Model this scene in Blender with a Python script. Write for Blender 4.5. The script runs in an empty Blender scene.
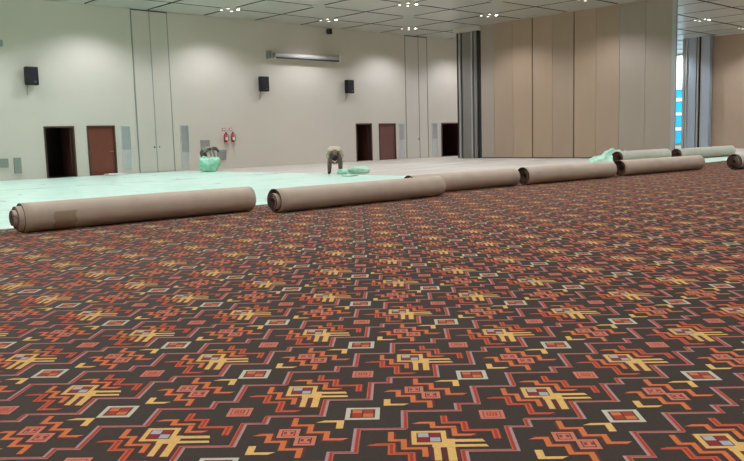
import bpy, bmesh, math, random
import numpy as np
from mathutils import Vector, Matrix, noise
random.seed(7)
PI = math.pi
scn = bpy.context.scene
COL = scn.collection

# ------------------------------------------------------------------ colours / materials
def s2l(c):
    return tuple(((v/255)/12.92 if v/255 <= .04045 else ((v/255+.055)/1.055)**2.4) for v in c)
def mat(name, rgb, rough=.7, metal=0, var=.0, scale=6, bump=0., bscale=80, spec=.5, emit=None, estr=0, stretch=None, rgb2=None, sheen=0):
    m = bpy.data.materials.new(name); m.use_nodes = True
    nt = m.node_tree; b = nt.nodes['Principled BSDF']
    c = s2l(rgb)
    b.inputs['Base Color'].default_value = (*c, 1)
    b.inputs['Roughness'].default_value = rough
    b.inputs['Metallic'].default_value = metal
    b.inputs['Specular IOR Level'].default_value = spec
    if sheen:
        b.inputs['Sheen Weight'].default_value = sheen; b.inputs['Sheen Roughness'].default_value = .5; b.inputs['Sheen Tint'].default_value = (.9,.8,.75,1)
    if emit:
        b.inputs['Emission Color'].default_value = (*s2l(emit), 1); b.inputs['Emission Strength'].default_value = estr
    if var or bump:
        tc = nt.nodes.new('ShaderNodeTexCoord'); mp = nt.nodes.new('ShaderNodeMapping')
        nt.links.new(tc.outputs['Object'], mp.inputs[0])
        if stretch: mp.inputs['Scale'].default_value = stretch
    if var:
        n = nt.nodes.new('ShaderNodeTexNoise'); n.inputs['Scale'].default_value = scale; n.inputs['Detail'].default_value = 5
        nt.links.new(mp.outputs[0], n.inputs['Vector'])
        r = nt.nodes.new('ShaderNodeValToRGB')
        r.color_ramp.elements[0].position = .3; r.color_ramp.elements[1].position = .7
        lo = s2l(rgb2) if rgb2 else tuple(v*(1-var) for v in c)
        hi = c if rgb2 else tuple(min(1, v*(1+var)) for v in c)
        r.color_ramp.elements[0].color = (*lo, 1); r.color_ramp.elements[1].color = (*hi, 1)
        nt.links.new(n.outputs['Fac'], r.inputs[0]); nt.links.new(r.outputs[0], b.inputs['Base Color'])
    if bump:
        n2 = nt.nodes.new('ShaderNodeTexNoise'); n2.inputs['Scale'].default_value = bscale; n2.inputs['Detail'].default_value = 3
        nt.links.new(mp.outputs[0], n2.inputs['Vector'])
        bp = nt.nodes.new('ShaderNodeBump'); bp.inputs['Strength'].default_value = bump; bp.inputs['Distance'].default_value = .01
        nt.links.new(n2.outputs['Fac'], bp.inputs['Height']); nt.links.new(bp.outputs[0], b.inputs['Normal'])
    return m

M = {}
M['wall'] = mat('cream_wall_paint', (206,199,184), .75, var=.03, scale=.35)
M['wall2'] = mat('cream_panel_paint', (203,196,182), .6, var=.02, scale=.8)
M['seam'] = mat('dark_green_gasket', (88,100,92), .6)
M['seamleft'] = mat('grey_green_gasket', (134,144,134), .6)
M['seamfaint'] = mat('pale_gasket', (150,156,146), .6)
M['ceil'] = mat('ceiling_panel_grey', (184,187,178), .32, var=.04, scale=.7)
M['groove'] = mat('ceiling_joint_dark', (80,82,73), .8)
M['floor'] = mat('worn_pale_screed', (200,194,180), .6, var=.1, scale=1.2, rgb2=(158,151,137), stretch=(.22,1.9,1))
M['beige'] = mat('beige_partition_vinyl', (176,154,130), .45, var=.03, scale=1.5, stretch=(1,1,.2))
M['beige2'] = mat('warm_beige_partition_vinyl', (172,152,130), .5, var=.03, scale=1.5, stretch=(1,1,.2))
M['beige3'] = mat('greyed_partition_vinyl', (168,157,142), .5, var=.03, scale=1.5, stretch=(1,1,.2))
M['beigewall'] = mat('taupe_wall', (180,160,138), .6, var=.03, scale=1)
M['alu'] = mat('brushed_aluminium', (176,180,176), .4, .35, var=.04, scale=20, stretch=(1,1,.05))
M['alureflect'] = mat('aluminium_window_reflection', (172,188,200), .4, .3, var=.04, scale=20, stretch=(1,1,.05))  # blue tint paints the window's reflection into the metal colour
M['greypanel'] = mat('grey_panel', (132,129,122), .5, .1, var=.03)
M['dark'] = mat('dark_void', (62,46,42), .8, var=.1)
M['black'] = mat('black_plastic', (15,16,18), .5, bump=.1)
M['blackgrille'] = mat('black_mesh', (20,21,23), .7, bump=.3, bscale=300)
M['brown'] = mat('red_brown_door', (112,58,40), .45, var=.08, scale=3, stretch=(4,4,.5))
M['brown2'] = mat('maroon_door', (112,72,66), .45, var=.06, scale=3, stretch=(4,4,.5))
M['darkbrown'] = mat('dark_brown_door', (84,48,40), .5, var=.1, scale=3, stretch=(4,4,.5))
M['frame'] = mat('brown_door_frame', (78,54,40), .5)
M['chrome'] = mat('steel', (190,190,190), .25, 1.0)
M['grille'] = mat('blue_grey_louvre', (178,182,180), .45, var=.08, scale=3)
M['grille2'] = mat('pale_louvre', (206,208,204), .4, var=.05, scale=3)
M['ventg'] = mat('grey_green_vent', (138,146,134), .5, var=.04)
M['boxg'] = mat('grey_box', (150,148,142), .5)
M['white'] = mat('white_enamel', (225,224,218), .4)
M['housing'] = mat('screen_housing_white', (214,212,204), .35)
M['slot'] = mat('dark_slot', (60,60,58), .6)
M['red'] = mat('red_enamel', (175,40,38), .35)
M['signred'] = mat('red_sign', (190,70,66), .5)
M['film'] = mat('green_plastic_film', (214,236,221), .3, var=.05, scale=1.6, bump=.35, bscale=5, rgb2=(184,226,204))
_f = M['film']; _n = _f.node_tree; _b = _n.nodes['Principled BSDF']
_mp = _n.nodes.new('ShaderNodeMapping'); _mp.inputs['Scale'].default_value = (1.1,.55,1); _mp.inputs['Location'].default_value = (3.7,1.3,0)
_t = [q for q in _n.nodes if q.type == 'TEX_COORD'][0]; _no = _n.nodes.new('ShaderNodeTexNoise'); _no.inputs['Scale'].default_value = 1.7; _no.inputs['Detail'].default_value = 7; _no.inputs['Distortion'].default_value = .8
_rp = _n.nodes.new('ShaderNodeValToRGB'); _rp.color_ramp.elements[0].position = .665; _rp.color_ramp.elements[1].position = .70
_rp.color_ramp.elements[0].color = (0,0,0,1); _rp.color_ramp.elements[1].color = (1,1,1,1)
_mx = _n.nodes.new('ShaderNodeMixRGB'); _mx.inputs[2].default_value = (*s2l((128,150,136)),1)
_src = _b.inputs['Base Color'].links[0].from_socket
_n.links.new(_t.outputs['Object'], _mp.inputs[0]); _n.links.new(_mp.outputs[0], _no.inputs['Vector']); _n.links.new(_no.outputs['Fac'], _rp.inputs[0])
_n.links.new(_rp.outputs[0], _mx.inputs[0]); _n.links.new(_src, _mx.inputs[1]); _n.links.new(_mx.outputs[0], _b.inputs['Base Color'])
M['film2'] = mat('dense_green_plastic_film', (158,218,186), .3, var=.14, scale=9, bump=.4, bscale=14)
M['film3'] = mat('bundled_green_film', (170,216,188), .3, var=.12, scale=6, bump=.4, bscale=10)
M['backing'] = mat('beige_carpet_backing', (180,164,143), .85, var=.06, scale=3, bump=.25, bscale=120)
M['backing2'] = mat('grey_green_carpet_backing', (178,176,158), .8, var=.06, scale=3, bump=.2, bscale=120)
M['pileside'] = mat('carpet_pile_underside', (84,60,50), .95, var=.3, scale=30)
M['edge'] = mat('carpet_cut_edge', (86,60,48), .95, var=.2, scale=40)
M['stain'] = mat('olive_stain', (160,142,116), .85, var=.08, scale=9)
# the carpet's yarns
def yarn(n, c): return mat('yarn_'+n, (c[0]*.87, c[1]*.88, c[2]*.84), .95, var=.10, scale=60, spec=.15, sheen=.07)
Y = {k: yarn(k, c) for k, c in dict(ground=(70,60,54), yellow=(216,172,100), orange=(200,108,58), red=(158,52,36), flame=(196,94,56), pink=(194,116,98),
      lavender=(164,138,138), maroon=(84,40,34), dusky=(176,98,80), cream=(188,182,164), grey=(168,166,172), darkred=(132,34,36), salmon=(196,116,92)).items()}

# ------------------------------------------------------------------ object helpers
def tag(o, label=None, cat=None, group=None, kind=None):
    if label: o['label'] = label
    if cat: o['category'] = cat
    if group: o['group'] = group
    if kind: o['kind'] = kind
    return o
def empty(name, loc, rz=0):
    o = bpy.data.objects.new(name, None); COL.objects.link(o); o.location = loc; o.rotation_euler = (0,0,rz)
    o.empty_display_size = .2
    return o
class MB:
    def __init__(s): s.bm = bmesh.new()
    def box(s, a, b, mi=0, bev=0):
        r = bmesh.ops.create_cube(s.bm, size=1)
        c = [(a[i]+b[i])/2 for i in range(3)]; d = [abs(b[i]-a[i]) for i in range(3)]
        for v in r['verts']: v.co = Vector((c[0]+v.co.x*d[0], c[1]+v.co.y*d[1], c[2]+v.co.z*d[2]))
        fs = {f for v in r['verts'] for f in v.link_faces}
        for f in fs: f.material_index = mi
        if bev:
            es = list({e for v in r['verts'] for e in v.link_edges})
            rr = bmesh.ops.bevel(s.bm, geom=es, offset=bev, segments=2, affect='EDGES', profile=.5)
            for f in rr['faces']: f.material_index = mi
        return s
    def cyl(s, p, q, r1, r2=None, n=20, mi=0):
        p = Vector(p); q = Vector(q); r2 = r1 if r2 is None else r2
        d = (q-p); L = d.length
        rot = d.to_track_quat('Z','Y').to_matrix().to_4x4()
        r = bmesh.ops.create_cone(s.bm, cap_ends=True, segments=n, radius1=r1, radius2=r2, depth=L, matrix=Matrix.Translation((p+q)/2) @ rot)
        for f in {f for v in r['verts'] for f in v.link_faces}: f.material_index = mi; f.smooth = len(f.verts) == 4
        return s
    def ball(s, c, r, sc=(1,1,1), mi=0, n=16):
        m = Matrix.Translation(c) @ Matrix.Diagonal((*sc,1))
        rr = bmesh.ops.create_uvsphere(s.bm, u_segments=n, v_segments=n//2, radius=r, matrix=m)
        for f in {f for v in rr['verts'] for f in v.link_faces}: f.material_index = mi; f.smooth = True
        return s
    def tube(s, pts, r, n=8, mi=0):
        for a, b in zip(pts[:-1], pts[1:]): s.cyl(a, b, r, n=n, mi=mi)
        for a in pts[1:-1]: s.ball(a, r, mi=mi, n=8)
        return s
    def build(s, name, mats, parent=None):
        me = bpy.data.meshes.new(name); s.bm.to_mesh(me); s.bm.free()
        for m in (mats if isinstance(mats, (list,tuple)) else [mats]): me.materials.append(m)
        o = bpy.data.objects.new(name, me); COL.objects.link(o)
        if parent: o.parent = parent
        return o
def raw(name, verts, faces, mats, parent=None, mi=None, smooth=False):
    me = bpy.data.meshes.new(name); me.from_pydata(verts, [], faces)
    for m in (mats if isinstance(mats, (list,tuple)) else [mats]): me.materials.append(m)
    if mi is not None: me.polygons.foreach_set('material_index', mi)
    if smooth: me.polygons.foreach_set('use_smooth', [True]*len(faces))
    me.update()
    o = bpy.data.objects.new(name, me); COL.objects.link(o)
    if parent: o.parent = parent
    return o
def copy_tree(o, parent=None):
    c = o.copy(); COL.objects.link(c)
    if parent: c.parent = parent
    for ch in list(o.children): copy_tree(ch, c)
    return c

# ------------------------------------------------------------------ camera (room frame: X along the long wall, Y towards it)
PHI, PITCH, ROLL = math.radians(42.98779503831311), math.radians(6.777756624637968), math.radians(-1.5520655280425555)
mX = Vector((math.cos(PHI), math.sin(PHI), 0)); nY = Vector((-math.sin(PHI), math.cos(PHI), 0))
def c2r(v): return Vector((v[0]*mX[0]+v[1]*mX[1], v[0]*nY[0]+v[1]*nY[1], v[2]))
F = Vector((0, math.cos(PITCH), -math.sin(PITCH))); R0 = Vector((1,0,0)); U0 = R0.cross(F)
RR = math.cos(ROLL)*R0 + math.sin(ROLL)*U0; UU = -math.sin(ROLL)*R0 + math.cos(ROLL)*U0
F, RR, UU = c2r(F), c2r(RR), c2r(UU)
cam = bpy.data.cameras.new('camera'); co = bpy.data.objects.new('camera', cam); COL.objects.link(co)
rm = Matrix((RR, UU, -F)).transposed().to_4x4(); rm.translation = (0,0,1.35)
co.matrix_world = rm
cam.sensor_width = 36; cam.lens = 787.693*36/744; cam.clip_end = 800; cam.clip_start = .05
scn.camera = co

LW, FX, CZ = 33.4, 34.84, 7.29      # long wall Y, partition X, ceiling height
XA, XB, YA = -12.0, 62.0, -12.0
SUB = -.012                          # bare floor under the carpet
EDGE = 13.62                         # where the laid carpet ends

# ------------------------------------------------------------------ shell
b = MB(); b.box((XA,YA,SUB-.2),(XB,LW+.2,SUB)); tag(b.build('floor', M['floor']), kind='structure')
G0X, G0Y, GX, GY = 20.5, 31.05, 2.91, 2.8
b = MB()
b.box((XA,YA,CZ+.05),(XB,LW+.2,CZ+.25), 1)
i0 = int((XA-G0X)//GX); i1 = int((XB-G0X)//GX)+1
j0 = int((YA-G0Y)//GY); j1 = int((LW-G0Y)//GY)+1
g = .066
for i in range(i0, i1+1):
    for j in range(j0, j1+1):
        xa, xb = max(G0X+i*GX+g, XA), min(G0X+(i+1)*GX-g, XB); ya, yb = max(G0Y+j*GY+g, YA), min(G0Y+(j+1)*GY-g, LW-.02)
        if xb-xa > .05 and yb-ya > .05: b.box((xa,ya,CZ),(xb,yb,CZ+.055), 0)
for f_ in b.bm.faces:
    if abs(f_.normal.z) < .5 and f_.calc_center_median().z < CZ+.045: f_.material_index = 1
tag(b.build('ceiling', [M['ceil'], M['groove']]), kind='structure')

# long wall with door openings
doors = [(12.66,13.89,2.12),(14.50,15.72,2.13),(30.12,31.30,2.1),(31.92,33.24,2.08),(37.33,40.2,2.08)]
b = MB(); x = XA
for a, c, h in doors:
    b.box((x,LW,SUB),(a,LW+.2,CZ+.06)); b.box((a,LW,h),(c,LW+.2,CZ+.06)); x = c
b.box((x,LW,SUB),(XB,LW+.2,CZ+.06))
tag(b.build('wall_left', M['wall']), kind='structure')
b = MB(); b.box((XA-.2,YA-.2,SUB-.2),(XA,LW+.2,CZ+.25)); tag(b.build('wall_behind', M['wall']), kind='structure')
b = MB(); b.box((XA,YA-.2,SUB-.2),(XB,YA,CZ+.25)); tag(b.build('wall_right', M['wall']), kind='structure')
# far beige wall seen past the partition's right end
b = MB(); b.box((52,YA,SUB),(52.3,23.5,CZ)); tag(b.build('wall_far', M['beigewall']), kind='structure')
b = MB(); b.box((51.96,YA,CZ-.07),(52,23.5,CZ)); tag(b.build('trim_1', M['white']), kind='structure')
x = XA; b = MB()
for a, c, h in doors: b.box((x,LW-.02,SUB),(a-.07,LW,.09)); x = c+.07
b.box((x,LW-.02,SUB),(XB,LW,.09)); tag(b.build('baseboard_left', M['wall2']), kind='structure')

def door(n, a, c, h, leafmat, opened, ajar=0):
    r = empty('door_%d' % n, ((a+c)/2, LW, 0)); tag(r, kind='structure')
    cx = (a+c)/2; w = c-a
    f = MB()
    f.box((-w/2-.03,-.03,SUB),(-w/2+.04,.19,h+.03)); f.box((w/2-.04,-.03,SUB),(w/2+.03,.19,h+.03)); f.box((-w/2+.04,-.03,h-.04),(w/2-.04,.19,h+.03))
    f.build('door_frame', M['frame'], r)
    if 1:  # behind closed doors this box is added to keep sky light out
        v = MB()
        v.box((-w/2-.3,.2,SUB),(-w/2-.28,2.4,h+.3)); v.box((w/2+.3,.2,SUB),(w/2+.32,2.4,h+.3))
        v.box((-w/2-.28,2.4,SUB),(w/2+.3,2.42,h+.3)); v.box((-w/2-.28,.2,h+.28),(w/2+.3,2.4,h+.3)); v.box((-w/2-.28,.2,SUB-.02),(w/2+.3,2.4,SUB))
        v.build('passage_light_block', M['dark'], r)
    if opened:
        l = MB(); l.box((w/2-.09,.20,.01),(w/2-.045,w-.1,h-.05), bev=.004); lf = l.build('door_leaf', leafmat, r)
        k = MB(); k.cyl((w/2-.16,w-.25,1.0),(w/2-.09,w-.25,1.0),.012); k.cyl((w/2-.15,w-.25,1.0),(w/2-.15,w-.38,1.0),.012); k.build('door_handle', M['chrome'], lf)
    else:
        l = MB(); l.box((-w/2+.045,.03,.0),(w/2-.045,.075,h-.045), bev=.004)
        l.box((-w/2+.06,.024,.12),(w/2-.06,.03,.125)); lf = l.build('door_leaf', leafmat, r)
        k = MB(); k.cyl((w/2-.14,.03,1.02),(w/2-.14,-.03,1.02),.03); k.cyl((w/2-.14,-.02,1.02),(w/2-.27,-.02,1.02),.013); k.build('door_handle', M['chrome'], lf)
        g_ = MB()
        for zz in (.3, 1.0, 1.8): g_.cyl((-w/2+.045,.025,zz-.06),(-w/2+.045,.025,zz+.06),.012)
        g_.build('hinge', M['chrome'], lf)
    return r
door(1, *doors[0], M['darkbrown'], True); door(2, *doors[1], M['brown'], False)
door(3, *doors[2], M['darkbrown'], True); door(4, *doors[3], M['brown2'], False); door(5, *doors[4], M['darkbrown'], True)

def tall_panels(n, x0, xm, x1, strong):
    r = empty('door_%d' % n, ((x0+x1)/2, LW, 0)); tag(r, kind='structure'); c = (x0+x1)/2
    for xa, xb in ((x0,xm),(xm,x1)):
        l = MB(); l.box((xa-c+.02,-.035,.05),(xb-c-.02,-.001,CZ-.05), bev=.004); l.build('door_leaf', M['wall2'], r)
    for k, (xx, mm) in enumerate(((x0,strong[0]),(xm,strong[1]),(x1,strong[2]))):
        s = MB(); s.box((xx-c-.022,-.04,.0),(xx-c+.022,-.001,CZ-.03)); s.build('door_gasket', mm, r)
    s = MB(); s.box((x0-c,-.05,CZ-.06),(x1-c,-.001,CZ-.005)); s.build('door_track', M['groove'], r)
    for dx in (-.12,.12):
        k = MB(); k.cyl((xm-c+dx,-.03,1.15),(xm-c+dx,-.07,1.15),.02); k.ball((xm-c+dx,-.09,1.15),.035); k.build('door_knob', M['black'] if dx<0 else M['chrome'], r)
tall_panels(6, 16.82, 17.70, 18.58, (M['seamleft'], M['seamfaint'], M['seamleft']))
tall_panels(7, 34.18, 35.30, 36.07, (M['seamfaint'], M['seam'], M['seam']))

# ------------------------------------------------------------------ glazing at the far end, and what stands outside it
b = MB()
b.box((XB,LW-.2,SUB-.2),(XB+.2,LW+.2,CZ+.25)); b.box((XB,YA,SUB-.2),(XB+.2,22.0,CZ+.25)); b.box((XB,22.0,CZ-.1),(XB+.2,LW-.2,CZ+.25)); b.box((XB,22,SUB-.2),(XB+.2,LW-.2,.1))
tag(b.build('wall_end', M['wall']), kind='structure')
gm = bpy.data.materials.new('clear_glass'); gm.use_nodes = True
nt = gm.node_tree; nt.nodes.clear()
o_ = nt.nodes.new('ShaderNodeOutputMaterial'); mx = nt.nodes.new('ShaderNodeMixShader'); tr = nt.nodes.new('ShaderNodeBsdfTransparent'); gl = nt.nodes.new('ShaderNodeBsdfGlossy')
gl.inputs['Roughness'].default_value = .02; tr.inputs['Color'].default_value = (.92,.97,1,1); mx.inputs[0].default_value = .07
nt.links.new(tr.outputs[0], mx.inputs[1]); nt.links.new(gl.outputs[0], mx.inputs[2]); nt.links.new(mx.outputs[0], o_.inputs[0])
w = empty('window_1', (XB+.08, 27.6, 0)); tag(w, kind='structure')
f = MB()
for k in range(6):
    yy = -5.6 + k*11.2/5
    f.box((-.05,yy-.04,.1),(.05,yy+.04,CZ-.1))
for zz in (.13, 2.6, CZ-.14): f.box((-.045,-5.6,zz-.03),(.045,5.6,zz+.03))
f.build('window_frame', M['alu'], w)
f = MB(); f.box((-.008,-5.6,.1),(.008,5.6,CZ-.1)); f.build('window_glass', gm, w)

# building outside, with blue glass storeys between white bands
D = 2.9  # scale along the sight line, building stands at about X 180
bld = empty('office_building', (180, 84, -20))
tag(bld, 'blue glass office building with white floor bands seen through the far window', 'building')
M['blueglass'] = mat('blue_facade_glass', (20,140,170), .6, spec=.1, var=.25, scale=.12)
M['concrete'] = mat('white_facade_band', (240,240,240), .6)
f = MB(); f.box((0,-22,0),(12,22,30.4)); f.build('facade', M['blueglass'], bld)
for z in (6.6, 10.1, 13.6, 17.1, 20.95, 24.45, 27.7):
    f = MB(); f.box((-.6,-22.3,z),(12,22.3,z+.68), bev=.05); f.build('floor_band', M['concrete'], bld)
f = MB(); f.box((-.3,-22.3,30.4),(12,22.3,30.75)); f.build('roof_parapet', M['concrete'], bld)
f = MB(); f.box((140,-60,-22),(240,200,-20)); tag(f.build('street_ground', M['floor']), kind='structure')

# ------------------------------------------------------------------ operable partition: nine leaves + track and end posts
pan_y = [28.18, 27.26, 26.01, 24.76, 23.51, 22.26, 21.01, 19.76, 18.45, 17.16]
pm = ['beige3','beige2','beige','beige','beige2','beige','beige2','beige3','beige3']
lab = ['greyish folding partition panel beside the stacked grey posts', 'beige folding partition panel, second from the grey posts', 'beige folding partition panel just left of the thinner dark joint',
       'beige folding partition panel just right of the thinner dark joint', 'beige folding partition panel just left of the thicker black joint', 'beige folding partition panel just right of the thicker black joint',
       'warm beige folding partition panel, two to the right of the black joint', 'grey-beige folding partition panel, second from the free right end', 'grey-beige folding partition panel with metal jamb at its free right end']
for k in range(9):
    ya, yb = pan_y[k], pan_y[k+1]; w_ = ya-yb; gap = .03 if k in (3,5) else .008
    gapL = .03 if k in (3,5) else .006; gapR = .03 if k in (2,4) else .006
    r = empty('partition_panel', (FX+.05,(ya+yb)/2,SUB)); tag(r, lab[k], 'partition panel', 'panels of the folding partition')
    f = MB(); f.box((-.05,-w_/2+gapR,.06),(.05,w_/2-gapL,CZ-SUB-.03), bev=.006); f.build('leaf', M[pm[k]], r)
    f = MB(); f.box((-.04,-w_/2+gapR,.012),(.04,w_/2-gapL,.06)); f.build('bottom_seal', M['slot'], r)
    if k in (2,4): f = MB(); f.box((-.02,-w_/2+.002,.012),(.02,-w_/2+gapR,CZ-SUB-.03)); f.build('joint_gasket', M['black'], r)
    if k in (6,7): f = MB(); f.box((-.054,-w_/2+.006,3.1 if k==7 else 1.5),(-.048,-w_/2+.022,CZ-SUB-.05)); f.build('joint_highlight', M['alu'], r)  # pale strip stands in for the light highlight along the joint
    if k == 8: f = MB(); f.box((-.06,-w_/2-.19,.012),(.06,-w_/2+.006,CZ-SUB-.03), bev=.004); f.build('end_jamb', M['alu'], r)

def stack(name, label, X, y0, items, ztop, group=None):
    r = empty(name, (X, y0, SUB)); tag(r, label, 'panel stack')
    for nm, a, c, dx0, dx1, mm in items:      # a..c = distance from y0 towards -Y
        f = MB(); f.box((dx0,-c,.012),(dx1,-a,ztop), bev=.004); f.build(nm, mm, r)
    return r
stack('panel_stack', 'grey stack of parked partition leaves with aluminium edges between far dark door and beige panels', FX, 29.92,
  [('rubber_seal',0,.12,.0,.5,M['black']),('aluminium_post',.12,.20,-.02,.42,M['greypanel']),('aluminium_post',.21,.29,-.07,.38,M['alu']),('rubber_seal',.29,.33,.02,.38,M['slot']),
   ('grey_leaf',.33,1.05,.06,.40,M['greypanel']),('aluminium_post',1.05,1.15,-.04,.36,M['alu']),('rubber_seal',1.15,1.24,.02,.36,M['slot']),('aluminium_post',1.24,1.36,-.0,.34,M['greypanel']),
   ('aluminium_post',1.36,1.46,-.04,.34,M['greypanel']),('rubber_seal',1.46,1.57,.03,.3,M['black'])], CZ-SUB-.26)
b = MB(); b.box((FX-.06,28.2,CZ-.24),(FX+.5,30.1,CZ)); b.box((FX-.04,17.1,CZ-.02),(FX+.14,28.2,CZ+.0)); tag(b.build('trim_2', M['wall2']), kind='structure')
stack('panel_stack', 'blue-grey stack of parked aluminium partition leaves beside the bright window', 51.5, 24.62,
  [('aluminium_post',0,.16,.0,.4,M['alu']),('rubber_seal',.16,.22,.05,.4,M['black']),('aluminium_post',.22,.34,-.05,.4,M['alu']),('grey_leaf',.34,.9,.05,.4,M['alureflect']),
   ('rubber_seal',.9,1.0,.1,.4,M['slot']),('aluminium_post',1.0,1.1,-.03,.4,M['alu']),('rubber_seal',1.1,1.24,.05,.4,M['black']),('aluminium_post',1.24,1.36,.0,.4,M['alu']),('aluminium_post',1.36,1.84,-.05,.4,M['alureflect'])], CZ-SUB-.04)

# ------------------------------------------------------------------ the laid carpet: every motif is woven in (one mesh)
S = math.sqrt(.5); EX, EY = .844, .945; OX, OY = 2.4904, 2.3325
quads = []      # (z level, material, 4 uv points)
yk = list(Y)
sub = [0]
def Q(l, m, *p): quads.append((l, yk.index(m), p, sub[0]))
def rect(l, m, u0, v0, u1, v1):
    sub[0] = (sub[0]+1) % 9
    Q(l, m, (u0,v0),(u1,v0),(u1,v1),(u0,v1))
def stroke(l, m, pts, w, wv=None, taper=False):
    wv = w if wv is None else wv           # w: width of strokes that run along v, wv: of strokes that run along u
    n = len(pts); sub[0] = (sub[0]+1) % 9; rect = lambda l,m,u0,v0,u1,v1: Q(l, m, (u0,v0),(u1,v0),(u1,v1),(u0,v1))
    for k in range(n-1):
        (a0,b0),(a1,b1) = pts[k], pts[k+1]
        if abs(a1-a0) > abs(b1-b0):        # runs along u
            lo, hi = min(a0,a1), max(a0,a1)
            last = taper and (k == n-2 or (taper == 2 and k == 0))
            ex0 = 0 if (k == 0 and a0 == lo) or (k == n-2 and a1 == lo) else w/2
            ex1 = 0 if (k == 0 and a0 == hi) or (k == n-2 and a1 == hi) else w/2
            if last and a1 > a0 and k == n-2: Q(l, m, (lo-ex0,b0-wv/2),(hi-.02,b0-wv/2),(hi+.01,b0+wv/2),(lo-ex0,b0+wv/2))
            elif last: Q(l, m, (lo-.01,b0-wv/2),(hi+ex1,b0-wv/2),(hi+ex1,b0+wv/2),(lo+.03,b0+wv/2))
            else: rect(l, m, lo-ex0, b0-wv/2, hi+ex1, b0+wv/2)
        else:
            lo, hi = min(b0,b1), max(b0,b1)
            e0 = 0 if (k == 0 and b0 == lo) or (k == n-2 and b1 == lo) else -wv/2
            e1 = 0 if (k == 0 and b0 == hi) or (k == n-2 and b1 == hi) else -wv/2
            rect(l, m, a0-w/2, lo-e0, a0+w/2, hi+e1)
def shift(pts, du, dv): return [(a+du, c+dv) for a, c in pts]
# stepped borders
AL = [(-.129,-.382),(.145,-.382),(.145,-.150),(.368,-.150),(.368,.125),(.468,.125),(.468,.215)]
BE = [(-.109,.120),(-.109,.350),(.158,.350),(.158,.447),(.262,.447),(.262,.717),(.488,.717)]
for P_, sg in ((AL,1),(BE,-1)):
    stroke(1, 'lavender', P_, .034, .024)
    stroke(2, 'dusky', shift(P_, -.006*sg, .0), .022, .016)
    stroke(3, 'red', shift(P_, -.005*sg, .0), .012, .004)
# the bird: yellow frame with checks, bars, legs
stroke(1, 'maroon', [(-.10,-.085),(.13,-.085)], .03, .04); rect(1, 'maroon', .0,-.268,.125,-.08); rect(1,'maroon',-.088,-.09,.09,.088)
rect(3, 'yellow', -.079,-.080,.078,.082); rect(4, 'maroon', -.056,-.056,.055,.058)
rect(5, 'grey', -.050,.004,-.002,.052); rect(5, 'darkred', .004,.004,.049,.052); rect(5, 'darkred', -.050,-.050,-.002,-.002); rect(5, 'grey', .004,-.050,.049,-.002)
rect(3, 'yellow', .010,-.113,.112,-.080); rect(3, 'yellow', .078,-.080,.112,-.018)
Q(3, 'yellow', (.112,-.054),(.246,-.054),(.236,-.022),(.112,-.022)); Q(3, 'yellow', (.112,-.110),(.256,-.110),(.247,-.082),(.112,-.082))
rect(3, 'yellow', .015,-.252,.045,-.113); rect(3, 'yellow', .073,-.258,.109,-.113)
# flames round the bird
RU1 = [(.080,.278),(.080,.186),(.170,.186),(.170,.086),(.304,.086),(.304,-.018)]
RU2 = [(-.068,.188),(.022,.188),(.022,.130),(.118,.124),(.118,.031),(.208,.031)]
LU1 = [(-.172,.076),(-.172,-.025),(-.114,-.025),(-.114,-.119),(-.023,-.119),(-.023,-.211)]
LU2 = [(-.268,-.072),(-.168,-.072),(-.168,-.174),(-.082,-.172),(-.082,-.311),(.022,-.311)]
for P_, t in ((RU1,False),(LU2,2)):
    stroke(1, 'maroon', shift(P_, .006, -.008), .038, .032)
    stroke(2, 'flame', P_, .032, .024, t)
    stroke(3, 'red', P_, .015, .006)
for P_, t in ((RU2,2),(LU1,False)):
    stroke(1, 'maroon', shift(P_, .009, -.009), .032, .028)
    stroke(2, 'orange', P_, .026, .024, t)
# the second motif: two pink blocks between orange stairs
BU = [(-.042,.872),(-.042,.776),(.041,.776),(.041,.686),(.124,.686),(.124,.598),(.218,.598)]
BL = [(-.208,.662),(-.138,.662),(-.138,.577),(-.062,.577),(-.062,.488),(.021,.488),(.021,.394)]
stroke(1, 'maroon', shift(BU, -.009, -.014), .034, .036); stroke(1, 'maroon', shift(BL, .010, .012), .034, .036)
stroke(2, 'orange', BU, .027, .025, True); stroke(2, 'orange', BL, .027, .025, 2)
for (u0,v0,u1,v1) in ((-.104,.620,-.004,.730),(-.016,.530,.080,.640)):
    rect(3, 'salmon', u0,v0,u1,v1); rect(4, 'maroon', u0+.018,v0+.02,u1-.018,v1-.02); rect(5, 'salmon', u0+.024,v0+.026,u1-.024,v1-.026)
    for q in range(2):
        cu = u0+.035+q*.03; rect(6, 'darkred', cu-.007, (v0+v1)/2-.012, cu+.007, (v0+v1)/2+.016)
# rectangles
rect(2, 'cream', .258,-.446,.426,-.278); rect(3, 'maroon', .281,-.421,.403,-.301)
rect(4, 'orange', .291,-.357,.338,-.313); rect(4, 'red', .345,-.357,.394,-.313); rect(4, 'red', .291,-.410,.338,-.364); rect(4, 'orange', .345,-.410,.394,-.364)
rect(2, 'pink', .256,.225,.374,.347); rect(3, 'darkred', .272,.243,.358,.329); rect(4, 'salmon', .277,.248,.353,.324); rect(5, 'red', .289,.263,.341,.310)
for q in range(3): rect(6, 'orange', .296+q*.014,.270,.303+q*.014,.303)
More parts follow.
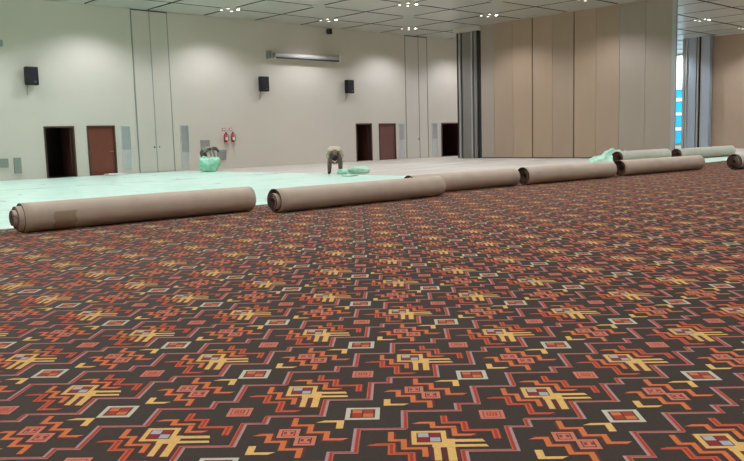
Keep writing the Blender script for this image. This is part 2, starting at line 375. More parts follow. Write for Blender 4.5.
# yellow hooks
stroke(3, 'yellow', [(-.195,.530),(-.195,.446),(-.092,.446)], .034, .026, True)
stroke(3, 'yellow', [(.068,.822),(.176,.822),(.176,.728)], .034, .026, 2)
Z = np.array([.0,.0005,.0010,.0015,.0020,.0025,.0030])
uvq = np.array([[list(p) for p in q[2]] for q in quads]); lv = np.array([q[0] for q in quads]); mq = np.array([q[1] for q in quads])
qx = (uvq[:,:,0]+uvq[:,:,1])*S; qy = (-uvq[:,:,0]+uvq[:,:,1])*S
zz = np.repeat((Z[lv]+np.array([q[3] for q in quads])*5e-5)[:,None], 4, 1)
area = .5*((qx[:,0]*qy[:,1]-qx[:,1]*qy[:,0])+(qx[:,1]*qy[:,2]-qx[:,2]*qy[:,1])+(qx[:,2]*qy[:,3]-qx[:,3]*qy[:,2])+(qx[:,3]*qy[:,0]-qx[:,0]*qy[:,3]))
neg = area < 0
qx[neg] = qx[neg][:,::-1]; qy[neg] = qy[neg][:,::-1]
VX, VY, VZ, MI = [], [], [], []
CX0, CX1, CY0 = -6.0, 46.0, -6.0
for i in range(-12, 56):
    for j in range(-12, 14):
        x0, y0 = OX+i*.8427+j*.0207, OY+j*.947+i*.0084
        if x0 > CX1+2 or x0 < CX0-2 or y0 < CY0-2: continue
        # only the part of the hall the view, with a margin, can reach
        if x0 < .5 and y0 < 1.5 - x0*.3: 
            if x0+y0 < .5: continue
        ang = math.degrees(math.atan2(y0, x0)) if (x0 or y0) else 45
        if (x0+y0) > 3 and (ang < 10 or ang > 84): continue
        ax, ay = qx+x0, qy+y0
        ok = (ay.max(1) < EDGE-.01) & (ax.max(1) < CX1) & (ax.min(1) > CX0) & (ay.min(1) > CY0)
        VX.append(ax[ok].ravel()); VY.append(ay[ok].ravel()); VZ.append(zz[ok].ravel()); MI.append(mq[ok])
VX, VY, VZ, MI = map(np.concatenate, (VX, VY, VZ, MI))
base = np.array([(CX0,CY0,SUB),(CX1,CY0,SUB),(CX1,EDGE,SUB),(CX0,EDGE,SUB),(CX0,CY0,0),(CX1,CY0,0),(CX1,EDGE,0),(CX0,EDGE,0)])
V = np.concatenate([base, np.stack([VX,VY,VZ],1)])
nq = len(MI)
bf = np.array([(4,5,6,7),(0,1,5,4),(1,2,6,5),(2,3,7,6),(3,0,4,7)])
Fc = np.concatenate([bf, 8+np.arange(nq*4).reshape(-1,4)])
me = bpy.data.meshes.new('patterned_carpet')
me.vertices.add(len(V)); me.vertices.foreach_set('co', V.astype(np.float32).ravel())
me.loops.add(len(Fc)*4); me.loops.foreach_set('vertex_index', Fc.astype(np.int32).ravel())
me.polygons.add(len(Fc)); me.polygons.foreach_set('loop_start', (np.arange(len(Fc))*4).astype(np.int32)); me.polygons.foreach_set('loop_total', np.full(len(Fc),4,np.int32))
me.polygons.foreach_set('material_index', np.concatenate([np.zeros(5,np.int32), MI.astype(np.int32)]))
for k in yk: me.materials.append(Y[k])
me.update(calc_edges=True); me.validate()
cp = bpy.data.objects.new('patterned_carpet', me); COL.objects.link(cp)
tag(cp, 'dark brown carpet woven with orange, red and yellow stepped motifs covering the foreground', 'carpet')

# ------------------------------------------------------------------ rolls of carpet, backing side out
def roll(x0, y0, x1, y1, R, label, tele0=None, tele1=None, core=.075, turns=6, zoff=0, bm_='backing', seed=1, phase=-PI/2):
    zoff += .005
    """spiral of thick carpet extruded along its axis; tele(t) pushes a turn out of the end (t 0 core .. 1 outside)"""
    rnd = random.Random(seed)
    L = math.hypot(x1-x0, y1-y0)
    r = empty('carpet_roll', (x0, y0, zoff), math.atan2(y1-y0, x1-x0)); tag(r, label, 'carpet roll', 'rolled up carpets along the edge')
    th = (R-core)/turns; nseg = 40; N = turns*nseg
    tele0 = tele0 or (lambda t: 0); tele1 = tele1 or (lambda t: 0)
    def ring(k0, k1, name, mats):
        vs, fs, mi = [], [], []
        ls = 24
        for k in range(k0, k1+1):
            t = k/N; a = phase + 2*PI*k/nseg
            ro = core + (R-core)*t; 
            if k > N-nseg: ro = R
            ri = max(.01, ro - th*.72)
            e0 = -tele0(t)+rnd.uniform(-.002,.002); e1 = L+tele1(t)
            for s in range(ls+1):
                f = s/ls; X = e0+(e1-e0)*f
                wob = .004*noise.noise(Vector((X*1.1+seed*9, math.cos(a)*1.2, math.sin(a)*1.2)))*(1 if k > N-nseg else 0)
                sag = 0
                rr = ro+wob
                vs.append((X, math.cos(a)*rr, R+math.sin(a)*rr))
            vs.append((e0, math.cos(a)*ri, R+math.sin(a)*ri)); vs.append((e1, math.cos(a)*ri, R+math.sin(a)*ri))
        st = ls+3
        for k in range(k1-k0):
            A, B_ = k*st, (k+1)*st
            for s in range(ls): fs.append((A+s, B_+s, B_+s+1, A+s+1)); mi.append(0)
            fs.append((A, A+ls+1, B_+ls+1, B_)); mi.append(2)
            fs.append((A+ls, B_+ls, B_+ls+2, A+ls+2)); mi.append(2)
            fs.append((A+ls+1, A+ls+2, B_+ls+2, B_+ls+1)); mi.append(1)
        for A in (0, (k1-k0)*st):
            fs.append([A+s for s in range(ls+1)]+[A+ls+2, A+ls+1]); mi.append(2)
        o = raw(name, vs, fs, mats, r, mi, True)
        return o
    ring(N-nseg, N, 'outer_wrap', [M[bm_], M['pileside'], M['edge']])
    ring(0, N-nseg, 'inner_coil', [M[bm_], M['pileside'], M['edge']])
    return r
r1 = roll(4.37,12.72,8.60,12.66,.233,'large beige carpet roll at the far left with a telescoped end', lambda t: .02 if t>.83 else (.10 if t>.45 else .15), None, .055, 6, seed=1)
# olive patch of stain on the side that faces the room
vs, fs = [], []
for s in range(9):
    for k in range(9):
        X = .42+.36*s/8 + .02*math.sin(k*1.7); a = -PI/2-PI*.08 - PI*.52*k/8
        vs.append((X, math.cos(a)*.2375, .233+math.sin(a)*.2375))
for s in range(8):
    for k in range(8): fs.append((s*9+k, s*9+k+1, s*9+k+10, s*9+k+9))
raw('stain_patch', vs, fs, M['stain'], r1, None, True)
roll(8.56,11.80,13.12,11.86,.222,'beige carpet roll, second from the left, lying in front of the row', lambda t: .0 if t>.83 else (-.03 if t>.6 else .05), None, .06, 5, seed=2)
roll(12.95,12.62,16.62,12.40,.222,'beige carpet roll half hidden behind the second one from the left', None, None, .06, 6, seed=3)
roll(16.84,12.28,20.7,12.0,.228,'beige carpet roll, fourth from the left, below the thick black partition joint', lambda t: .0 if t>.83 else -.06, None, .08, 5, seed=4, bm_='backing')
roll(21.22,12.02,25.58,11.62,.230,'beige front-row carpet roll, just left of the one cut by the picture edge', lambda t: .0 if t>.83 else -.10, None, .1, 5, seed=5)
roll(28.3,16.12,32.1,16.0,.262,'pale carpet roll behind the row with its open end against the green film heap', lambda t: .0 if t>.83 else -.12, None, .12, 4, seed=6, bm_='backing2', zoff=SUB+.002)
roll(33.0,15.98,38.3,15.86,.245,'grey-green carpet roll farthest back, crossing in front of the bright window', lambda t: .0 if t>.83 else -.10, None, .1, 5, seed=7, bm_='backing2', zoff=SUB+.002)
roll(25.66,10.50,29.9,10.36,.245,'pale carpet roll with brown coiled end cut by the right picture edge', lambda t: .05 if t<.6 else 0, None, .06, 5, seed=8, bm_='backing2')
# scrap
vs = [(7.02,11.95,.0035),(7.30,11.86,.0035),(7.42,11.93,.0035),(7.28,12.03,.03),(7.05,12.02,.006)]
o = raw('carpet_scrap', vs+[(a,c_,d+.007) for a,c_,d in vs], [(0,1,2,3,4),(9,8,7,6,5),(0,5,6,1),(1,6,7,2),(2,7,8,3),(3,8,9,4),(4,9,5,0)], Y['maroon'])
tag(o, 'small dark offcut lying on the carpet in front of the leftmost roll', 'carpet offcut')

# ------------------------------------------------------------------ green plastic film
def sheet(x0, x1, y0, y1, z, label, seed, amp=.012, nx=120, ny=40, m='film', nm='plastic_sheet'):
    vs, fs = [], []
    for i in range(nx+1):
        for j in range(ny+1):
            u, v = i/nx, j/ny
            ex = .12*noise.noise(Vector((v*6, seed, 0)))*(1 if u in (0,1) else 0); ey = .03*noise.noise(Vector((u*14, seed, 3)))*(1 if v == 0 else 0)
            X = x0+(x1-x0)*u+ex; Yy = y0+(y1-y0)*v+ey
            h = noise.fractal(Vector((X*.9, Yy*1.7, seed)), 1.0, 2.0, 4)
            rg = abs(noise.noise(Vector((X*.35+seed, Yy*2.4, 1))))
            vs.append((X, Yy, z+amp*(.5+.5*h)+ amp*1.8*max(0, .12-rg)/.12*max(0,h)))
    for i in range(nx):
        for j in range(ny): a = i*(ny+1)+j; fs.append((a, a+ny+1, a+ny+2, a+1))
    o = raw(nm, vs, fs, M[m], None, None, True)
    md = o.modifiers.new('thickness', 'SOLIDIFY'); md.thickness = .002; md.offset = 1
    return tag(o, label, 'plastic sheet', 'green plastic sheets over the bare floor')
yy = [EDGE+.02, 17.7, 21.7, 25.7, 29.7, LW-.06]
slab = ['mint green plastic film on the floor directly behind the two left carpet rolls', 'mint green plastic film strip, second from the carpet edge', 'mint green plastic film strip around the feet of the khaki-clad worker',
        'mint green plastic film strip, second from the long wall', 'mint green plastic film strip reaching the long wall under the left doors']
for k in range(5):
    sheet(-4+.3*k, 19.15+(.25,.0,.1,-.1,.0)[k], yy[k]+.012, yy[k+1], SUB+.002+.003*(k%2), slab[k], k*3.1+1)
sheet(28.0, 38.8, EDGE+.05, 15.55, SUB+.001, 'green plastic film on the floor between the rolls at the far right', 21, nx=40, ny=14)

def heap(name, label, cx, cy, sx, sy, h, seed, m='film3', rz=0, peak=(0,0), flat=.0):
    """crumpled film: a folded, closed mound"""
    vs, fs = [], []; n, k = 56, 16
    for i in range(k+1):
        t = i/k
        for j in range(n):
            a = 2*PI*j/n
            rr = (1-t)*(1+.22*noise.noise(Vector((math.cos(a)*2.3, math.sin(a)*2.3, seed))))
            z = h*(t**.75)*(1+.0*flat)
            f = abs(noise.noise(Vector((math.cos(a)*rr*4+seed, math.sin(a)*rr*4, t*2))))
            z *= (.72+.8*f) if 0 < i else 0
            rr *= 1+.18*math.sin(a*7+seed+4*t)*t*(1-t)*3
            x, y = math.cos(a)*rr*sx+peak[0]*t, math.sin(a)*rr*sy+peak[1]*t
            vs.append((x, y, max(0, z)))
    for i in range(k):
        for j in range(n): fs.append((i*n+j, i*n+(j+1)%n, (i+1)*n+(j+1)%n, (i+1)*n+j))
    fs.append([k*n+j for j in range(n)]); fs.append([j for j in reversed(range(n))])
    o = raw(name, vs, fs, M[m], None, None, False); o.location = (cx, cy, .004); o.rotation_euler = (0,0,rz)
    return tag(o, label, 'plastic film')
def bundle(name, label, cx, cy, sx, sy, h, seed, m, rz, top=1.0, bot=1.0, amp=.16):
    # gathered film: a closed, creased bag that widens or narrows with height
    vs, fs = [], []; n, k = 48, 20
    for i in range(1, k):
        ph = -PI/2+PI*i/k; zt = (math.sin(ph)+1)/2; cr = abs(math.cos(ph))**(.25 if ph < 0 else .5)
        for j in range(n):
            a = 2*PI*j/n
            rg = abs(noise.noise(Vector((math.cos(a)*3.1, math.sin(a)*3.1, zt*2.6+seed))))
            w = cr*(bot+(top-bot)*zt)*(.9+amp*1.6*rg+amp*noise.noise(Vector((math.cos(a)*2.2, math.sin(a)*2.2, seed+zt)))+.6*amp*noise.noise(Vector((a*6, zt*1.5, seed))))
            vs.append((math.cos(a)*sx*w, math.sin(a)*sy*w, max(0, h*(zt*(.85+amp*1.2*rg)+amp*.5*noise.noise(Vector((math.cos(a)*3*w, math.sin(a)*3*w, seed*2)))*min(1, zt*3)))))
    b0 = len(vs); vs += [(0,0,0),(0,0,h*.97)]
    for i in range(k-2):
        for j in range(n): fs.append((i*n+j, i*n+(j+1)%n, (i+1)*n+(j+1)%n, (i+1)*n+j))
    for j in range(n): fs.append((b0, (j+1)%n, j)); fs.append((b0+1, (k-2)*n+j, (k-2)*n+(j+1)%n))
    o = raw(name, vs, fs, M[m], None, None, True); o.location = (cx, cy, .012); o.rotation_euler = (0,0,rz)
    return tag(o, label, 'plastic film')
heap('plastic_film_heap', 'crumpled heap of green plastic film behind the open end of the pale roll', 30.6, 17.75, .95, .6, .62, 5, 'film3', -PI/4, (.35,0))
bundle('plastic_film_bundle', 'tall gathered bundle of green plastic film held by the stooping left worker', 18.75, 30.62, .40, .26, .58, 9, 'film2', -PI/4-.05, 1.3, .8, .4)
bundle('plastic_film_bundle', 'rolled bundle of green plastic film beside the feet of the khaki-clad worker', 19.7, 21.75, .42, .17, .27, 12, 'film3', -PI/4)
bundle('plastic_film_scrap', 'small darker wad of green film between the feet of the khaki-clad worker', 19.15, 22.05, .2, .15, .2, 31, 'film2', -PI/4)
bundle('plastic_film_scrap', 'flat crumpled scrap of green film just in front of the khaki-clad worker', 18.25, 20.65, .3, .3, .05, 15, 'film2', -PI/4)
b = MB(); b.box((-.42,-.3,0),(.42,.25,.035), bev=.006); b.box((-.40,-.28,.035),(.30,.2,.06), bev=.006)
o = b.build('packing_board', M['white']); o.location = (15.35, LW-.62, .012); tag(o, 'pale packing boards lying on the floor in front of the red-brown door', 'board')
# ------------------------------------------------------------------ things on the long wall
def wspeaker(x, z, label):
    r = empty('wall_speaker', (x, LW, z)); tag(r, label, 'loudspeaker', 'black speakers on the long wall')
    f = MB(); f.box((-.25,-.36,-.37),(.25,-.1,.37), bev=.03); f.build('cabinet', M['black'], r)
    f = MB(); f.box((-.22,-.375,-.33),(.22,-.36,.33), bev=.006); gr = f.build('speaker_grille', M['blackgrille'], r)
    f = MB(); f.box((.05,-.382,-.26),(.13,-.375,-.21)); f.build('badge', M['chrome'], gr)
    f = MB(); f.box((-.08,-.13,-.12),(.08,-.0,.12), bev=.01); f.cyl((0,-.2,0),(0,-.02,0),.03); f.build('wall_bracket', M['black'], r)
    f = MB(); f.tube([(-.1,-.14,-.3),(-.14,-.03,-.5),(-.14,-.015,-.75)], .012); f.build('speaker_shade_strip', M['ventg'], r)  # thin grey-green tube stands in for the bracket's shading below the speaker
wspeaker(12.22, 4.18, 'black wall speaker high above the leftmost doorway')
wspeaker(23.72, 4.15, 'black wall speaker below the left end of the screen housing')
wspeaker(29.50, 4.15, 'black wall speaker high on the wall, right of the screen housing')

r = empty('projection_screen_housing', (26.6, LW, 5.62)); tag(r, 'long white projection screen housing mounted high on the wall', 'projector screen')
f = MB(); f.cyl((-2.15,-.22,0),(2.1,-.22,0),.13, n=24); f.box((-2.15,-.24,-.14),(2.1,-.06,.13), bev=.02); f.build('case', M['housing'], r)
f = MB(); f.box((-2.1,-.37,-.17),(2.1,-.30,-.10)); f.build('bottom_bar', M['slot'], r)
for xx in (-2.45, 2.16):
    f = MB(); f.box((xx-.05,-.38,-.18),(xx+.05,-.0,.2), bev=.015); f.build('end_bracket', M['boxg'] if xx<0 else M['housing'], r)
f = MB(); f.box((-2.4,-.05,-.03),(-2.15,-.0,.03)); f.build('mounting_rail', M['housing'], r)

r = empty('ceiling_camera', (28.18, LW, 7.06)); tag(r, 'small black box camera just under the ceiling above the screen housing', 'camera')
f = MB(); f.box((-.12,-.32,-.14),(.12,-.1,.14), bev=.02); f.build('body', M['black'], r)
f = MB(); f.cyl((0,-.32,0),(0,-.35,0),.08); f.build('lens', M['blackgrille'], r)
f = MB(); f.box((-.04,-.12,-.04),(.04,0,.04)); f.build('wall_bracket', M['black'], r)
r = empty('wall_junction_box', (10.86, LW, 7.0)); tag(r, 'dark box under the ceiling in the upper left picture corner', 'junction box')
f = MB(); f.box((-.1,-.2,-.13),(.1,0,.13), bev=.01); f.build('case', M['slot'], r)
f = MB(); f.box((-.08,-.21,-.11),(.08,-.2,.11)); f.build('cover', M['black'], r)
r = empty('wall_floodlight', (11.05, LW, 5.42)); tag(r, 'small grey floodlight box on the wall at the left picture edge', 'wall light')
f = MB(); f.box((-.16,-.26,-.12),(.16,-.06,.14), bev=.02); f.build('body', M['ventg'], r)
f = MB(); f.box((-.05,-.08,-.2),(.05,0,.06)); f.build('wall_bracket', M['ventg'], r)

def louvre(x0, x1, z0, z1, split, label):
    r = empty('wall_grille', ((x0+x1)/2, LW, z0)); w = (x1-x0)/2-.05; h = z1-z0; tag(r, label, 'ventilation grille', 'tall louvred grilles on the long wall')
    f = MB(); f.box((-w-.03,-.03,-.03),(-w,0,h+.03)); f.box((w,-.03,-.03),(w+.03,0,h+.03)); f.box((-w,-.03,h),(w,0,h+.03)); f.box((-w,-.03,-.03),(w,0,0)); f.box((-w,-.03,h*split-.02),(w,0,h*split+.02)); f.build('grille_frame', M['grille2'], r)
    for za, zb, mm, nm in ((0, h*split-.02, M['grille2'], 'lower_louvres'), (h*split+.02, h, M['grille'], 'upper_louvres')):
        f = MB(); n = max(3, int((zb-za)/.07)); f.box((-w,-.006,za),(w,-.001,zb))
        for k in range(n):
            z = za+(k+.5)*(zb-za)/n; f.box((-w,-.026,z-.012),(w,-.006,z+.012))
        f.build(nm, mm, r)
louvre(16.02-.02,16.50,.28,2.12,.42,'tall grey louvred grille between the red-brown door and the seamed tall panels')
louvre(18.95,19.45,.12,2.12,.36,'tall grey louvred grille right of the seamed tall panels, left of the stooping worker')
louvre(33.50,34.02,.15,2.08,.5,'tall pale louvred grille right of the maroon door')
louvre(36.42,36.98,.15,2.08,.5,'tall pale louvred grille left of the farthest dark doorway')

def wbox(nm, x0, x1, z0, z1, mm, label, cat, slats=5):
    r = empty(nm, ((x0+x1)/2, LW, z0)); w = (x1-x0)/2; h = z1-z0; tag(r, label, cat)
    f = MB(); f.box((-w,-.06,0),(w,0,h), bev=.012); f.build('case', mm, r)
    f = MB()
    for k in range(slats): z = h*(k+1)/(slats+1); f.box((-w*.85,-.068,z-.008),(w*.85,-.06,z+.008))
    f.build('slats', M['seamfaint'], r)
wbox('wall_vent', 10.80, 11.12, .52, .88, M['ventg'], 'small square grey-green vent low on the wall at the left picture edge', 'vent')
wbox('wall_vent', 11.33, 11.62, .26, .90, M['ventg'], 'upright grey-green vent low on the wall, right of the small square one', 'vent')
wbox('wall_cabinet', 20.02, 20.52, .82, 1.42, M['boxg'], 'grey metal cabinet on the wall behind the stooping worker on the left', 'cabinet')
wbox('wall_cabinet', 20.92, 21.42, .42, .92, M['boxg'], 'low grey metal cabinet on the wall just right of the left worker', 'cabinet')

def exting(x, label, slabel):
    r = empty('fire_extinguisher', (x, LW, 1.28)); tag(r, label, 'fire extinguisher', 'red fire extinguishers')
    f = MB(); f.cyl((0,-.14,0),(0,-.14,.36),.085,n=24); f.ball((0,-.14,.36),.085,(1,1,.6)); f.build('cylinder', M['red'], r)
    f = MB(); f.cyl((0,-.14,.39),(0,-.14,.47),.025); f.box((-.02,-.24,.44),(.02,-.12,.46)); f.box((-.02,-.23,.48),(.02,-.12,.50)); f.build('valve_handle', M['black'], r)
    f = MB(); f.tube([(0.03,-.14,.43),(.13,-.15,.36),(.14,-.16,.2),(.11,-.2,.06)], .014); f.build('hose', M['black'], r)
    f = MB(); f.box((-.07,-.231,.1),(.07,-.222,.24)); f.build('label_plate', M['white'], r)
    f = MB(); f.box((-.03,-.06,.1),(.03,0,.3)); f.build('wall_hook', M['boxg'], r)
    o = MB(); o.box((-.09,-.012,0),(.09,0,.14), mi=0, bev=.003); o.box((-.06,-.015,.03),(.06,-.012,.11), mi=1)
    s = o.build('extinguisher_sign', [M['signred'], M['white']]); s.location = (x-.02, LW, 1.84); tag(s, slabel, 'sign', 'signs above the extinguishers')
exting(21.38, 'left one of two red fire extinguishers hung on the cream wall', 'small red sign above the left fire extinguisher')
exting(21.78, 'right one of two red fire extinguishers hung on the cream wall', 'small red sign above the right fire extinguisher')

# ------------------------------------------------------------------ ceiling fixtures
lensm = mat('glowing_lamp_lens', (255,250,235), .4, emit=(255,246,228), estr=30)
lensd = mat('dim_lamp_lens', (240,240,235), .3, emit=(255,246,228), estr=4)
LD = bpy.data.lights.new('hall_downlight', 'SPOT'); LD.energy = 720; LD.color = (1,.995,1.09); LD.spot_size = math.radians(136); LD.spot_blend = .6; LD.shadow_soft_size = .3
LW_ = LD.copy(); LW_.name = 'wall_row_downlight'; LW_.energy = 720; LW_.color = (1,1,1.13)
proto = empty('ceiling_downlight_cluster', (0,0,CZ))
f = MB(); f.box((-.42,-.42,-.012),(.42,.42,.05), bev=.006); f.build('mounting_plate', M['ceil'], proto)
for k, (sx, sy) in enumerate(((-1,-1),(1,-1),(1,1),(-1,1))):
    f = MB(); f.cyl((sx*.27,sy*.27,-.05),(sx*.27,sy*.27,-.012),.085,.095,n=20); hs = f.build('downlight_housing', M['boxg'], proto)
    f = MB(); f.cyl((sx*.27,sy*.27,-.056),(sx*.27,sy*.27,-.05),.062,n=16); f.build('lamp_lens', lensm if k in (1,) else lensd, hs)
lo = bpy.data.objects.new('lamp', LD); COL.objects.link(lo); lo.parent = proto; lo.location = (0,0,-.075)
vis = {(0,0):'downlight cluster on the ceiling, leftmost in the picture, near the long wall', (2,0):'downlight cluster on the ceiling right above the small black camera', (4,0):'downlight cluster on the ceiling in front of the right seamed tall panels',
       (2,-2):'downlight cluster at the top picture edge, left of the grey posts', (4,-2):'downlight cluster on the ceiling in front of the beige partition near the grey posts', (4,-4):'downlight cluster at the top picture edge above the black partition joint',
       (8,-4):'downlight cluster on the ceiling beyond the partition, nearer one', (10,-4):'downlight cluster on the ceiling beyond the partition beside the far beige wall'}
first = True
for i in range(-10, 14, 2):
    for j in range(0, -16, -2):
        x, y = G0X+i*GX, G0Y+j*GY
        if x < XA+1 or x > 51 or y < YA+1: continue
        o = proto if first else copy_tree(proto); first = False
        for c_ in o.children:
            if c_.type == 'LIGHT': c_.data = LW_ if j == 0 else LD
        o.location = (x, y, CZ)
        tag(o, vis.get((i,j), 'square cluster of four ceiling downlights outside the picture'), 'ceiling light', 'ceiling downlight clusters')
pv = None
vp = {(1,-1):'square ceiling plate over a joint crossing left of the picture middle', (3,-1):'square ceiling plate over a joint crossing above the right brown doors', (3,-3):'square ceiling plate over a joint crossing at the top edge by the partition', (5,-1):'square ceiling plate next to the grey posts'}
for (i,j), l in vp.items():
    if (i,j) == (5,-1): continue
    f = MB(); f.box((-.34,-.34,-.01),(.34,.34,.05), bev=.005)
    o = f.build('ceiling_plate', M['ceil']); o.location = (G0X+i*GX, G0Y+j*GY, CZ); tag(o, l, 'ceiling plate', 'ceiling plates over joint crossings')

# ------------------------------------------------------------------ people
skinm = mat('skin', (110,76,58), .6); hairm = mat('black_hair', (28,24,24), .8, bump=.3)
def person(x, y, rz, label, P, shirt, trousers, shoe, hairc=hairm, sleeve=.55):
    """P: named joints in the figure's own frame, +x = facing direction"""
    root = empty('person', (x, y, .003), rz); tag(root, label, 'person')
    verts, rad, edges, idx = [], [], [], {}
    def v(n, p, r): idx[n] = len(verts); verts.append(p); rad.append(r); return idx[n]
    def e(a, b_): edges.append((idx[a], idx[b_]))
    v('pelvis', P['pelvis'], .15); v('waist', P['waist'], .145); v('chest', P['chest'], .165); v('neck', P['neck'], .07); v('head', P['head'], .085); v('crown', P['crown'], .075)
    for a, b_ in (('pelvis','waist'),('waist','chest'),('chest','neck'),('neck','head'),('head','crown')): e(a, b_)
    for s in 'LR':
        v('hip'+s, P['hip'+s], .125); v('knee'+s, P['knee'+s], .098); v('ankle'+s, P['ankle'+s], .075); v('toe'+s, P['toe'+s], .045)
        e('pelvis','hip'+s); e('hip'+s,'knee'+s); e('knee'+s,'ankle'+s); e('ankle'+s,'toe'+s)
        v('sh'+s, P['sh'+s], .075); v('el'+s, P['el'+s], .05); v('wr'+s, P['wr'+s], .032)
        e('chest','sh'+s); e('sh'+s,'el'+s); e('el'+s,'wr'+s)
        wr, el = Vector(P['wr'+s]), Vector(P['el'+s]); d = (wr-el).normalized(); side = Vector((0,1,0)) if abs(d.y) < .8 else Vector((1,0,0))
        side = (side - d*side.dot(d)).normalized(); nrm = d.cross(side)
        v('palm'+s, wr+d*.06, .032); e('wr'+s,'palm'+s)
        for k, (off, ln) in enumerate(((-.033,.075),(-.011,.088),(.011,.082),(.033,.065))):
            a = wr+d*.095+side*off; v('f%d%s'%(k,s), a, .010); e('palm'+s,'f%d%s'%(k,s))
            v('g%d%s'%(k,s), a+d*ln*.55+nrm*.012, .009); e('f%d%s'%(k,s),'g%d%s'%(k,s))
            v('h%d%s'%(k,s), a+d*ln*.9+nrm*.034, .0085); e('g%d%s'%(k,s),'h%d%s'%(k,s))
        v('t0'+s, wr+d*.05-side*.045, .011); e('palm'+s,'t0'+s); v('t1'+s, wr+d*.085-side*.07+nrm*.015, .010); e('t0'+s,'t1'+s)
    me = bpy.data.meshes.new('body_cage'); me.from_pydata([tuple(p) for p in verts], edges, [])
    o = bpy.data.objects.new('body_cage', me); COL.objects.link(o)
    sk = o.modifiers.new('s', 'SKIN'); sk.use_smooth_shade = True
    for k, q in enumerate(me.skin_vertices[0].data): q.radius = (rad[k], rad[k]); q.use_root = (k == 0)
    sb = o.modifiers.new('u', 'SUBSURF'); sb.levels = 2; sb.render_levels = 2
    dg = bpy.context.evaluated_depsgraph_get(); m2 = bpy.data.meshes.new_from_object(o.evaluated_get(dg))
    bpy.data.objects.remove(o)
    inv = {k: n for n, k in idx.items()}
    m2.materials.clear()
    for mm in (shirt, trousers, skinm, shoe): m2.materials.append(mm)
    def zone(a, b_, t):
        n = {inv[a], inv[b_]}; j = ' '.join(n)
        if any(k.startswith('toe') for k in n): return 3
        if 'pelvis' in n and 'waist' in n: return 1 if (t if inv[a]=='pelvis' else 1-t) < .45 else 0
        if any(k.startswith(('hip','knee','ankle')) for k in n): return 1
        if 'head' in n or 'crown' in n: return 2
        if 'neck' in n: return 0 if (t if inv[a]=='chest' else 1-t) < .55 else 2
        if any(k.startswith('sh') for k in n): return 0
        if any(k.startswith('el') for k in n): return 0 if (t if inv[a].startswith('el') else 1-t) < sleeve else 2
        return 0 if n <= {'pelvis','waist','chest'} else 2
    VV = [Vector(p) for p in verts]
    for f in m2.polygons:
        c = f.center; best = (9, 0, 0, 0)
        for a, b_ in edges:
            A, B_ = VV[a], VV[b_]; ab = B_-A; t = max(0, min(1, (c-A).dot(ab)/ab.length_squared)); dd = (c-(A+ab*t)).length - (rad[a]*(1-t)+rad[b_]*t)
            if dd < best[0]: best = (dd, a, b_, t)
        f.material_index = zone(*best[1:]); f.use_smooth = True
    body = bpy.data.objects.new('body', m2); COL.objects.link(body); body.parent = root; m2.name = 'body'
    # hair: cap on the skull; face features on the side away from the crown of the back
    hd = Vector(P['head']); cr = Vector(P['crown']); up = (cr-hd).normalized(); mid = (hd+cr)/2
    fwd = Vector(P['face']).normalized(); sd = up.cross(fwd).normalized()
    h = MB(); h.ball((0,0,0), .108, n=20); hb = h.bm
    for vv in list(hb.verts):
        if vv.co.z < -.015 and vv.co.x > -.03: hb.verts.remove(vv)
    mt = Matrix((fwd, -sd, up)).transposed().to_4x4(); mt.translation = mid + up*.018 - fwd*.012
    bmesh.ops.transform(hb, matrix=mt, verts=hb.verts); ho = h.build('hair', hairc, root); so = ho.modifiers.new('t','SOLIDIFY'); so.thickness = .012
    n_ = MB(); n_.ball(mid+fwd*.092-up*.03, .017, n=8); n_.ball(mid+sd*.088-up*.02, .024, (.6,.6,1), n=8); n_.ball(mid-sd*.088-up*.02, .024, (.6,.6,1), n=8)
    n_.build('nose_and_ears', skinm, root)
    n_ = MB(); n_.ball(mid+fwd*.082+sd*.03, .011, n=8); n_.ball(mid+fwd*.082-sd*.03, .011, n=8); n_.build('eyes', hairc, root)
    n_ = MB(); n_.ball(mid+fwd*.08-up*.068, .018, (1,1,.4), n=8); n_.build('mouth', M['darkbrown'], root)
    return root
khaki = mat('khaki_trousers', (112,98,80), .85, var=.12, scale=8); shirtm = mat('grey_beige_shirt', (172,164,144), .85, var=.1, scale=9)
grsh = mat('grey_work_shirt', (150,148,138), .85, var=.08, scale=9); drk = mat('slate_trousers', (96,84,76), .85, var=.1, scale=9); shoem = mat('dark_shoe', (52,42,36), .7)
slate = mat('slate_cap', (62,68,74), .8)
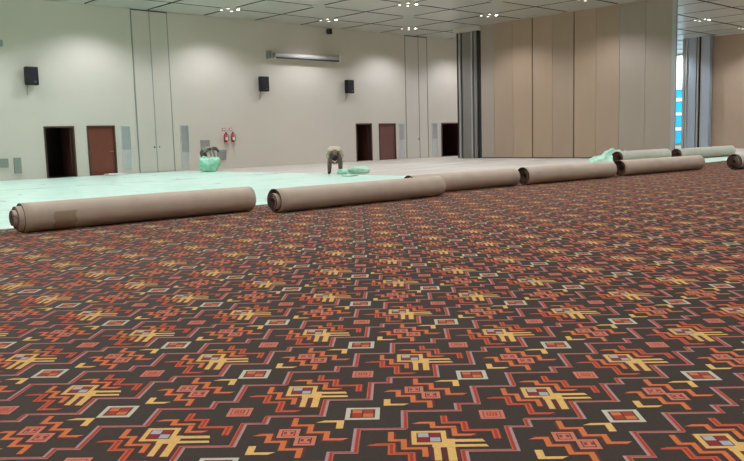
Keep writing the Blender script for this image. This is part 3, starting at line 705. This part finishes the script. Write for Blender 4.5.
# right-hand worker, stooping towards the camera
face_cam = math.atan2(-22.8, -19.2)
P2 = dict(pelvis=(-.22,0,.88), waist=(-.04,0,.955), chest=(.20,0,.93), neck=(.36,0,.80), head=(.40,0,.70), crown=(.44,0,.58), face=(-.95,0,-.35),
  hipL=(-.22,.12,.83), kneeL=(-.12,.2,.45), ankleL=(-.2,.2,.09), toeL=(-.03,.22,.045), hipR=(-.22,-.12,.83), kneeR=(-.1,-.2,.46), ankleR=(-.16,-.22,.09), toeR=(.02,-.24,.045),
  shL=(.22,.22,.90), elL=(.26,.30,.68), wrL=(.34,.12,.50), shR=(.22,-.22,.90), elR=(.28,-.30,.68), wrR=(.36,-.12,.50))
person(19.05, 22.35, face_cam, 'person in khaki trousers and pale shirt bent over facing the camera', P2, shirtm, khaki, shoem, sleeve=.3)
# left-hand worker near the wall, stooping to the right
P1 = dict(pelvis=(-.22,0,.92), waist=(-.06,0,1.0), chest=(.16,0,1.08), neck=(.33,0,1.04), head=(.42,0,1.0), crown=(.50,0,.93), face=(.35,0,-.94),
  hipL=(-.22,.1,.86), kneeL=(-.08,.13,.47), ankleL=(-.2,.14,.07), toeL=(-.02,.16,.045), hipR=(-.22,-.1,.86), kneeR=(-.12,-.13,.47), ankleR=(-.26,-.14,.07), toeR=(-.08,-.16,.045),
  shL=(.20,.19,1.02), elL=(.26,.22,.76), wrL=(.32,.17,.56), shR=(.20,-.19,1.02), elR=(.24,-.23,.76), wrR=(.30,-.18,.54))
person(19.12, 31.35, -PI/4-.1, 'person in grey shirt and dark cap stooping over green film near the wall', P1, grsh, drk, shoem, hairc=slate, sleeve=.9)

# ------------------------------------------------------------------ daylight outside
wd = bpy.data.worlds.new('sky'); scn.world = wd; wd.use_nodes = True
bg = wd.node_tree.nodes['Background']; bg.inputs['Color'].default_value = (.80,.92,1.0,1); bg.inputs['Strength'].default_value = 4.0
scn.view_settings.view_transform = 'Standard'; scn.view_settings.look = 'None'; scn.view_settings.gamma = 1; scn.view_settings.use_curve_mapping = False
scn.view_settings.exposure = 0.0
